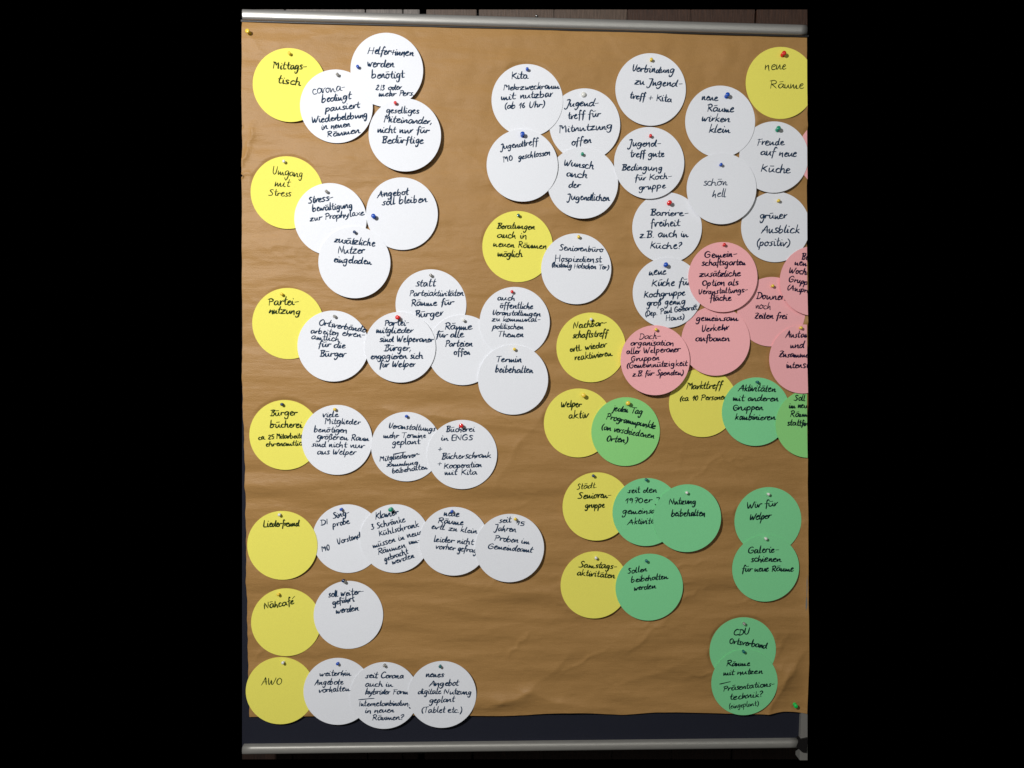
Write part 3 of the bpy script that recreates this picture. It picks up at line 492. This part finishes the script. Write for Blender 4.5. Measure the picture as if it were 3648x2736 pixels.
  (62, 'pink', 47.53, 12.17, 0.6, ('small', 'red', 0.01, 6.47), [('Gemein-', -3.8, 3.82, 2.79, 4.12, 0.61), ('schaftsgarten', -4.31, 2.26, 4.56, 2.53, 0.61), ('zusätzliche', -4.76, 0.03, 3.46, 0.24, 0.61), ('Option als', -4.19, -1.79, 3.14, -1.55, 0.61), ('Veranstaltungs-', -4.87, -3.52, 5.16, -2.94, 0.57), ('fläche', -2.6, -4.81, 1.79, -4.62, 0.61)]),
  (65, 'pink', 66.17, 11.68, 0.5, None, [('Bei', -2.64, 4.26, -0.93, 4.28, 0.61), ('neuen', -4.02, 3.22, -0.04, 2.77, 0.61), ('Wochen-', -5.2, 1.58, 0.65, 1.05, 0.61), ('Gruppen', -5.24, -0.15, 0.11, -1.1, 0.61), ('(Ansprech-', -5.45, -1.78, 1.23, -2.82, 0.57)]),
  (38, 'pink', 34.14, -4.61, 0.9, ('small', 'yellow', -0.03, 6.17), [('Dach-', -3.28, 4.16, 1.11, 4.37, 0.62, 1), ('organisation', -5.06, 2.88, 3.77, 3.01, 0.58), ('aller Welperaner', -5.83, 1.18, 5.05, 1.75, 0.58), ('Gruppen', -4.89, -0.25, 0.8, 0.01, 0.56), ('(Gemeinnützigkeit', -5.77, -1.63, 6.47, -1.03, 0.58), ('z.B. für Spenden)', -4.5, -3.26, 5.69, -2.82, 0.54)]),
  (42, 'mint', 55.27, -14.93, 0.3, ('small', 'teal', -0.05, 6.09), [('Aktivitäten', -3.76, 4.25, 3.96, 4.11, 0.67), ('mit anderen', -4.84, 2.21, 4.56, 2.2, 0.63), ('Gruppen', -4.72, 0.26, 1.43, 0.39, 0.63), ('kombinieren', -4.3, -1.67, 3.96, -1.62, 0.63)]),
  (43, 'green', 66.34, -17.3, 0.3, None, [('Soll', -3.36, 4.74, -1.03, 4.69, 0.57), ('im neuen', -4.35, 3.17, 0.92, 3.21, 0.59), ('Räumen', -4.07, 1.4, 1.21, 1.43, 0.63), ('stattfinden', -4.54, -0.38, 2.13, -0.55, 0.63)]),
  (66, 'pink', 64.56, -4.1, 0.5, ('small', 'yellow', -0.82, 6.35), [('Austausch', -3.7, 4.38, 3.18, 4.35, 0.66), ('und', -2.72, 2.23, 0.11, 2.25, 0.66), ('Zusammen-', -5.06, 0.35, 2.92, 0.42, 0.62), ('intensiv', -3.41, -1.81, 1.95, -1.76, 0.66)]),
  (39, 'yellow', 19.0, -17.49, 0.3, ('push', 'yellow', 0.87, 5.68), [('Welper', -3.58, 3.22, 0.54, 3.31, 0.62), ('aktiv', -2.04, 0.96, 2.02, 1.05, 0.71)]),
  (40, 'green', 28.64, -19.18, 0.4, ('push', 'yellow', 0.24, 5.89), [('jeden Tag', -2.73, 4.31, 3.29, 3.53, 0.63), ('Programmpunkte', -4.11, 2.55, 5.96, 0.64, 0.63), ('(an verschiedenen', -5.04, 0.47, 5.87, -1.4, 0.6), ('Orten)', -3.96, -1.91, 0.41, -2.3, 0.63)]),
  (44, 'yellow', 23.03, -34.59, 0.5, ('small', 'navy', -0.89, 6.45), [('Städt.', -4.12, 3.52, -0.01, 3.89, 0.63, 1), ('Senioren-', -3.88, 1.53, 2.95, 1.86, 0.7), ('gruppe', -2.43, -0.32, 1.53, -0.25, 0.63)]),
  (45, 'mint', 33.26, -35.7, 0.45, ('small', 'teal', -0.26, 6.76), [('seit den', -3.92, 3.92, 2.0, 4.04, 0.59), ('1970er J', -4.33, 1.82, 2.78, 1.94, 0.57), ('gemeinsame', -5.02, -0.4, 3.89, -0.17, 0.59), ('Aktivitäten', -3.93, -2.57, 3.94, -2.29, 0.59)]),
  (46, 'mint', 41.63, -36.91, 0.4, ('small', 'white', -0.34, 5.42), [('Nutzung', -3.79, 2.83, 1.78, 2.94, 0.68), ('beibehalten', -3.26, 0.4, 3.75, 0.51, 0.68)]),
  (47, 'yellow', 22.9, -50.98, 0.3, ('small', 'white', 0.11, 5.8), [('Samstags-', -3.34, 3.66, 4.53, 3.33, 0.64), ('aktivitäten', -3.63, 2.07, 4.15, 1.41, 0.64)]),
  (48, 'mint', 34.22, -51.42, 0.3, ('small', 'teal', -0.79, 5.66), [('Sollen', -4.51, 2.84, -0.56, 3.33, 0.58), ('beibehalten', -3.83, 1.03, 3.79, 1.76, 0.58), ('werden', -3.16, -0.69, 1.47, -0.23, 0.6)]),
  (49, 'mint', 58.63, -37.54, 0.3, ('small', 'white', -0.26, 5.67), [('Wir für', -4.47, 2.58, 1.88, 3.12, 0.64), ('Welper', -3.86, 0.14, 0.63, 0.46, 0.71)]),
  (50, 'mint', 58.36, -47.44, 0.3, ('small', 'white', -0.34, 6.36), [('Galerie-', -3.79, 3.1, 2.6, 3.42, 0.71), ('schienen', -3.09, 1.39, 3.21, 1.38, 0.65), ('für neue Räume', -4.94, -0.69, 5.79, -0.62, 0.65)]),
  (51, 'mint', 54.26, -64.99, 0.3, ('small', 'clear', -0.09, 5.89), [('CDU', -2.06, 3.23, 1.22, 3.32, 0.66), ('Ortsverband', -2.95, 1.49, 5.04, 0.36, 0.66)]),
  (52, 'mint', 54.73, -71.78, 0.3, ('small', 'teal', -0.51, 6.78), [('Räume', -3.97, 3.49, 1.08, 3.57, 0.62), ('mit nutzen', -4.56, 1.53, 3.83, 1.86, 0.59), ('~', -5.25, -0.33, -3.01, 0.14, 0.22), ('Präsentations-', -4.45, -1.87, 6.3, -0.75, 0.57), ('technik?', -2.99, -3.75, 3.89, -3.04, 0.59), ('(eingeplant)', -3.11, -5.62, 3.2, -4.91, 0.55, 1)]),
]

RAD = 7.0
NAME = {'white': 'white', 'yellow': 'yellow', 'pink': 'pink', 'green': 'grass green', 'mint': 'mint green'}
OWN_LABEL = {27: 'round card with three capital letters at the bottom left', 51: 'round card above the one reading Räume mit nutzen',
 67: 'round card showing only a sliver behind the Freude card at the right edge', 41: 'round card reading Markttreff, half under the pink cards',
 43: 'round card reading Soll im neuen at the right edge', 65: 'round card beginning Bei neuen at the right edge',
 66: 'round card beginning Austausch und at the right edge'}
LABELS = {}; SHORT = {}
for row in CARDS:
    words = ' '.join(l[0].replace('-', ' ') for l in row[6] if l[0] not in ('~', '+')).split()
    if row[0] in OWN_LABEL: LABELS[row[0]] = NAME[row[1]] + ' ' + OWN_LABEL[row[0]]
    else: LABELS[row[0]] = NAME[row[1]] + ' round card with handwriting ' + ' '.join(words[:5])
    SHORT[row[0]] = LABELS[row[0]].replace(' round', '') if row[0] in (27, 51) else NAME[row[1]] + ' card reading ' + ' '.join(words[:3])

placed = []   # (cx, cz, bow function, base height)
ray = np.stack(np.meshgrid(np.linspace(-RAD, RAD, 29), np.linspace(-RAD, RAD, 29)), -1).reshape(-1, 2)
ray = ray[(ray ** 2).sum(1) <= RAD * RAD]
TOPZ = {}
def bow(cid, lift, pin):
    """how far a card bows away from the paper at card-local x, y"""
    rnd = random.Random(cid * 7 + 1)
    px, pz = (pin[2], pin[3]) if pin else (rnd.uniform(-.6, .6), 5.9)
    px = max(-6.2, min(6.2, px)); tw = rnd.uniform(-.10, .10); cur = rnd.uniform(-.05, .16)
    def shape(x, y):
        s = math.hypot(x - px, y - pz) / 12.5
        return lift * .85 * s ** 1.7 + tw * (x / 7) * (.65 - .35 * math.tanh(y / 3)) + cur * (x / 7) ** 2 * .5 + .03
    return shape
for (cid, colr, cx, cz, lift, pin, lines) in CARDS:
    shape = bow(cid, lift, pin)
    own = [shape(x, y) for x, y in ray]
    base = .52
    for (ox, oz, of, ob) in placed:
        if math.hypot(cx - ox, cz - oz) >= 2 * RAD: continue
        for (x, y), o in zip(ray, own):
            lx, ly = cx + x - ox, cz + y - oz
            if lx * lx + ly * ly <= (RAD + .1) ** 2:
                base = max(base, ob + of(lx, ly) + .065 - o)
    placed.append((cx, cz, shape, base)); TOPZ[cid] = (base, shape)
paper_at = make_paper()
for (cid, colr, cx, cz, lift, pin, lines) in CARDS:
    rnd = random.Random(cid * 7 + 1)
    base, shape = TOPZ[cid]
    card = empty('round_card', cx, cz, base)
    tag(card, LABELS[cid], 'card', 'round moderation cards pinned to the brown paper')
    bm = bmesh.new(); NR, NS = 9, 96
    rings = []
    for top in (0, 1):
        rr = []
        for i in range(NR + 1):
            r = RAD * i / NR
            if i == 0: rr.append([bm.verts.new((0, 0, (shape(0, 0) - .045 * (1 - top)) * CM))])
            else: rr.append([bm.verts.new((r * math.cos(2 * math.pi * k / NS) * CM, r * math.sin(2 * math.pi * k / NS) * CM, (shape(r * math.cos(2 * math.pi * k / NS), r * math.sin(2 * math.pi * k / NS)) - .045 * (1 - top)) * CM)) for k in range(NS)])
        rings.append(rr)
        for i in range(NR):
            for k in range(NS):
                j = (k + 1) % NS
                f = (rr[0][0], rr[1][k], rr[1][j]) if i == 0 else (rr[i][k], rr[i + 1][k], rr[i + 1][j], rr[i][j])
                bm.faces.new(f if top else f[::-1])
    for k in range(NS):
        j = (k + 1) % NS; bm.faces.new((rings[0][NR][k], rings[0][NR][j], rings[1][NR][j], rings[1][NR][k]))
    trim(bm, cx, cz, h=base + .2)
    body = bm_obj('paper_disc', bm, PAPER[colr], card)
    me = body.data
    me.polygons.foreach_set('use_smooth', [False] * len(me.polygons)); me.update()
    if lines:
        bm = bmesh.new(); q = 0
        for ln in lines:
            text, x0, y0, x1, y1, xh = ln[:6]; thin = len(ln) > 6
            wd = (.17 if thin else .235) * (1.05 if xh > .6 else .95)
            for st in write(text, x0, y0, x1, y1, xh, wd, rnd):
                q += 1; ribbon(bm, st, wd, shape, rnd, .012 + .0012 * (q % 9))
        trim(bm, cx, cz, h=base + .2)
        if len(bm.faces): bm_obj('handwriting', bm, INK[colr], card)
        else: bm.free()

# ------------------------------------------------------------------ pins
def pin_meshes(kind):
    if kind == 'small': prof = [(0, .0), (.23, .0), (.26, .06), (.19, .16), (.18, .36), (.25, .48), (.30, .56), (.30, .70), (.22, .79), (0, .82)]
    elif kind == 'push': prof = [(0, 0), (.40, 0), (.42, .10), (.30, .20), (.20, .32), (.19, .62), (.30, .78), (.42, .84), (.43, 1.02), (.34, 1.12), (0, 1.14)]
    else: prof = [(0, 0), (.50, 0), (.52, .12), (.44, .30), (.27, .42), (0, .47)]
    bm = bmesh.new(); lathe(bm, prof, 20); me = bpy.data.meshes.new(kind + '_pin_head'); bm.to_mesh(me); bm.free()
    me.polygons.foreach_set('use_smooth', [True] * len(me.polygons))
    bm = bmesh.new(); lathe(bm, [(0, -1.0), (.05, -.85), (.05, 0.02), (0, .02)], 8); n = bpy.data.meshes.new('needle'); bm.to_mesh(n); bm.free(); n.materials.append(STEEL)
    return me, n
KIND = {k: pin_meshes(k) for k in ('small', 'push', 'tack')}
HEADS = {}
def add_pin(kind, colour, X, Z, h, label, rnd):
    head, needle = KIND[kind]
    if (kind, colour) not in HEADS:
        m = head.copy(); m.name = 'pin_head'; m.materials.append(PLASTIC[colour]); HEADS[(kind, colour)] = m
    ln = {'small': .8, 'push': .95, 'tack': .3}[kind]
    a = (.0 if kind == 'tack' else rnd.uniform(.05, .22)); dirn = math.radians(rnd.uniform(112, 158))
    tx, tz = math.cos(dirn) * math.sin(a), math.sin(dirn) * math.sin(a)
    p = empty('pushpin' if kind != 'small' else 'pin', X - tx * ln, Z - tz * ln, h)
    # local z leans by a towards dirn
    ax = Vector((-math.sin(dirn), math.cos(dirn), 0))
    p.rotation_euler = (Matrix.Rotation(math.pi / 2, 3, 'X') @ Matrix.Rotation(a, 3, ax)).to_euler()
    tag(p, label, 'pushpin' if kind != 'small' else 'pin', 'pins and pushpins stuck in the pinboard')
    link_mesh('head', HEADS[(kind, colour)], p); link_mesh('needle', needle, p)
PINWORD = {'small': 'small %s pin', 'push': '%s pushpin with flared head', 'tack': 'flat round %s tack'}
CW = {'navy': 'dark blue', 'clear': 'colourless'}
for (cid, colr, cx, cz, lift, pin, lines) in CARDS:
    if not pin: continue
    base, shape = TOPZ[cid]
    h = base + shape(pin[2], pin[3]) + .02
    rnd = random.Random(cid * 13)
    lab = PINWORD[pin[0]] % CW.get(pin[1], pin[1]) + ' in the ' + SHORT[cid]
    add_pin(pin[0], pin[1], cx + pin[2], cz + pin[3], h, lab, rnd)
add_pin('push', 'yellow', -45.75, 57.4, paper_at(-45.75, 57.4), 'yellow pushpin in bare brown paper at the top left corner of the sheet', random.Random(5))
add_pin('push', 'bright_green', 65.5, -76.6, paper_at(65.5, -76.6), 'bright green pushpin in bare brown paper near the bottom right corner', random.Random(6))
add_pin('small', 'navy', -28.30, -49.74, paper_at(-28.30, -49.74) + .15, 'tiny dark pin at the top edge of the white card reading soll weiter', random.Random(9))
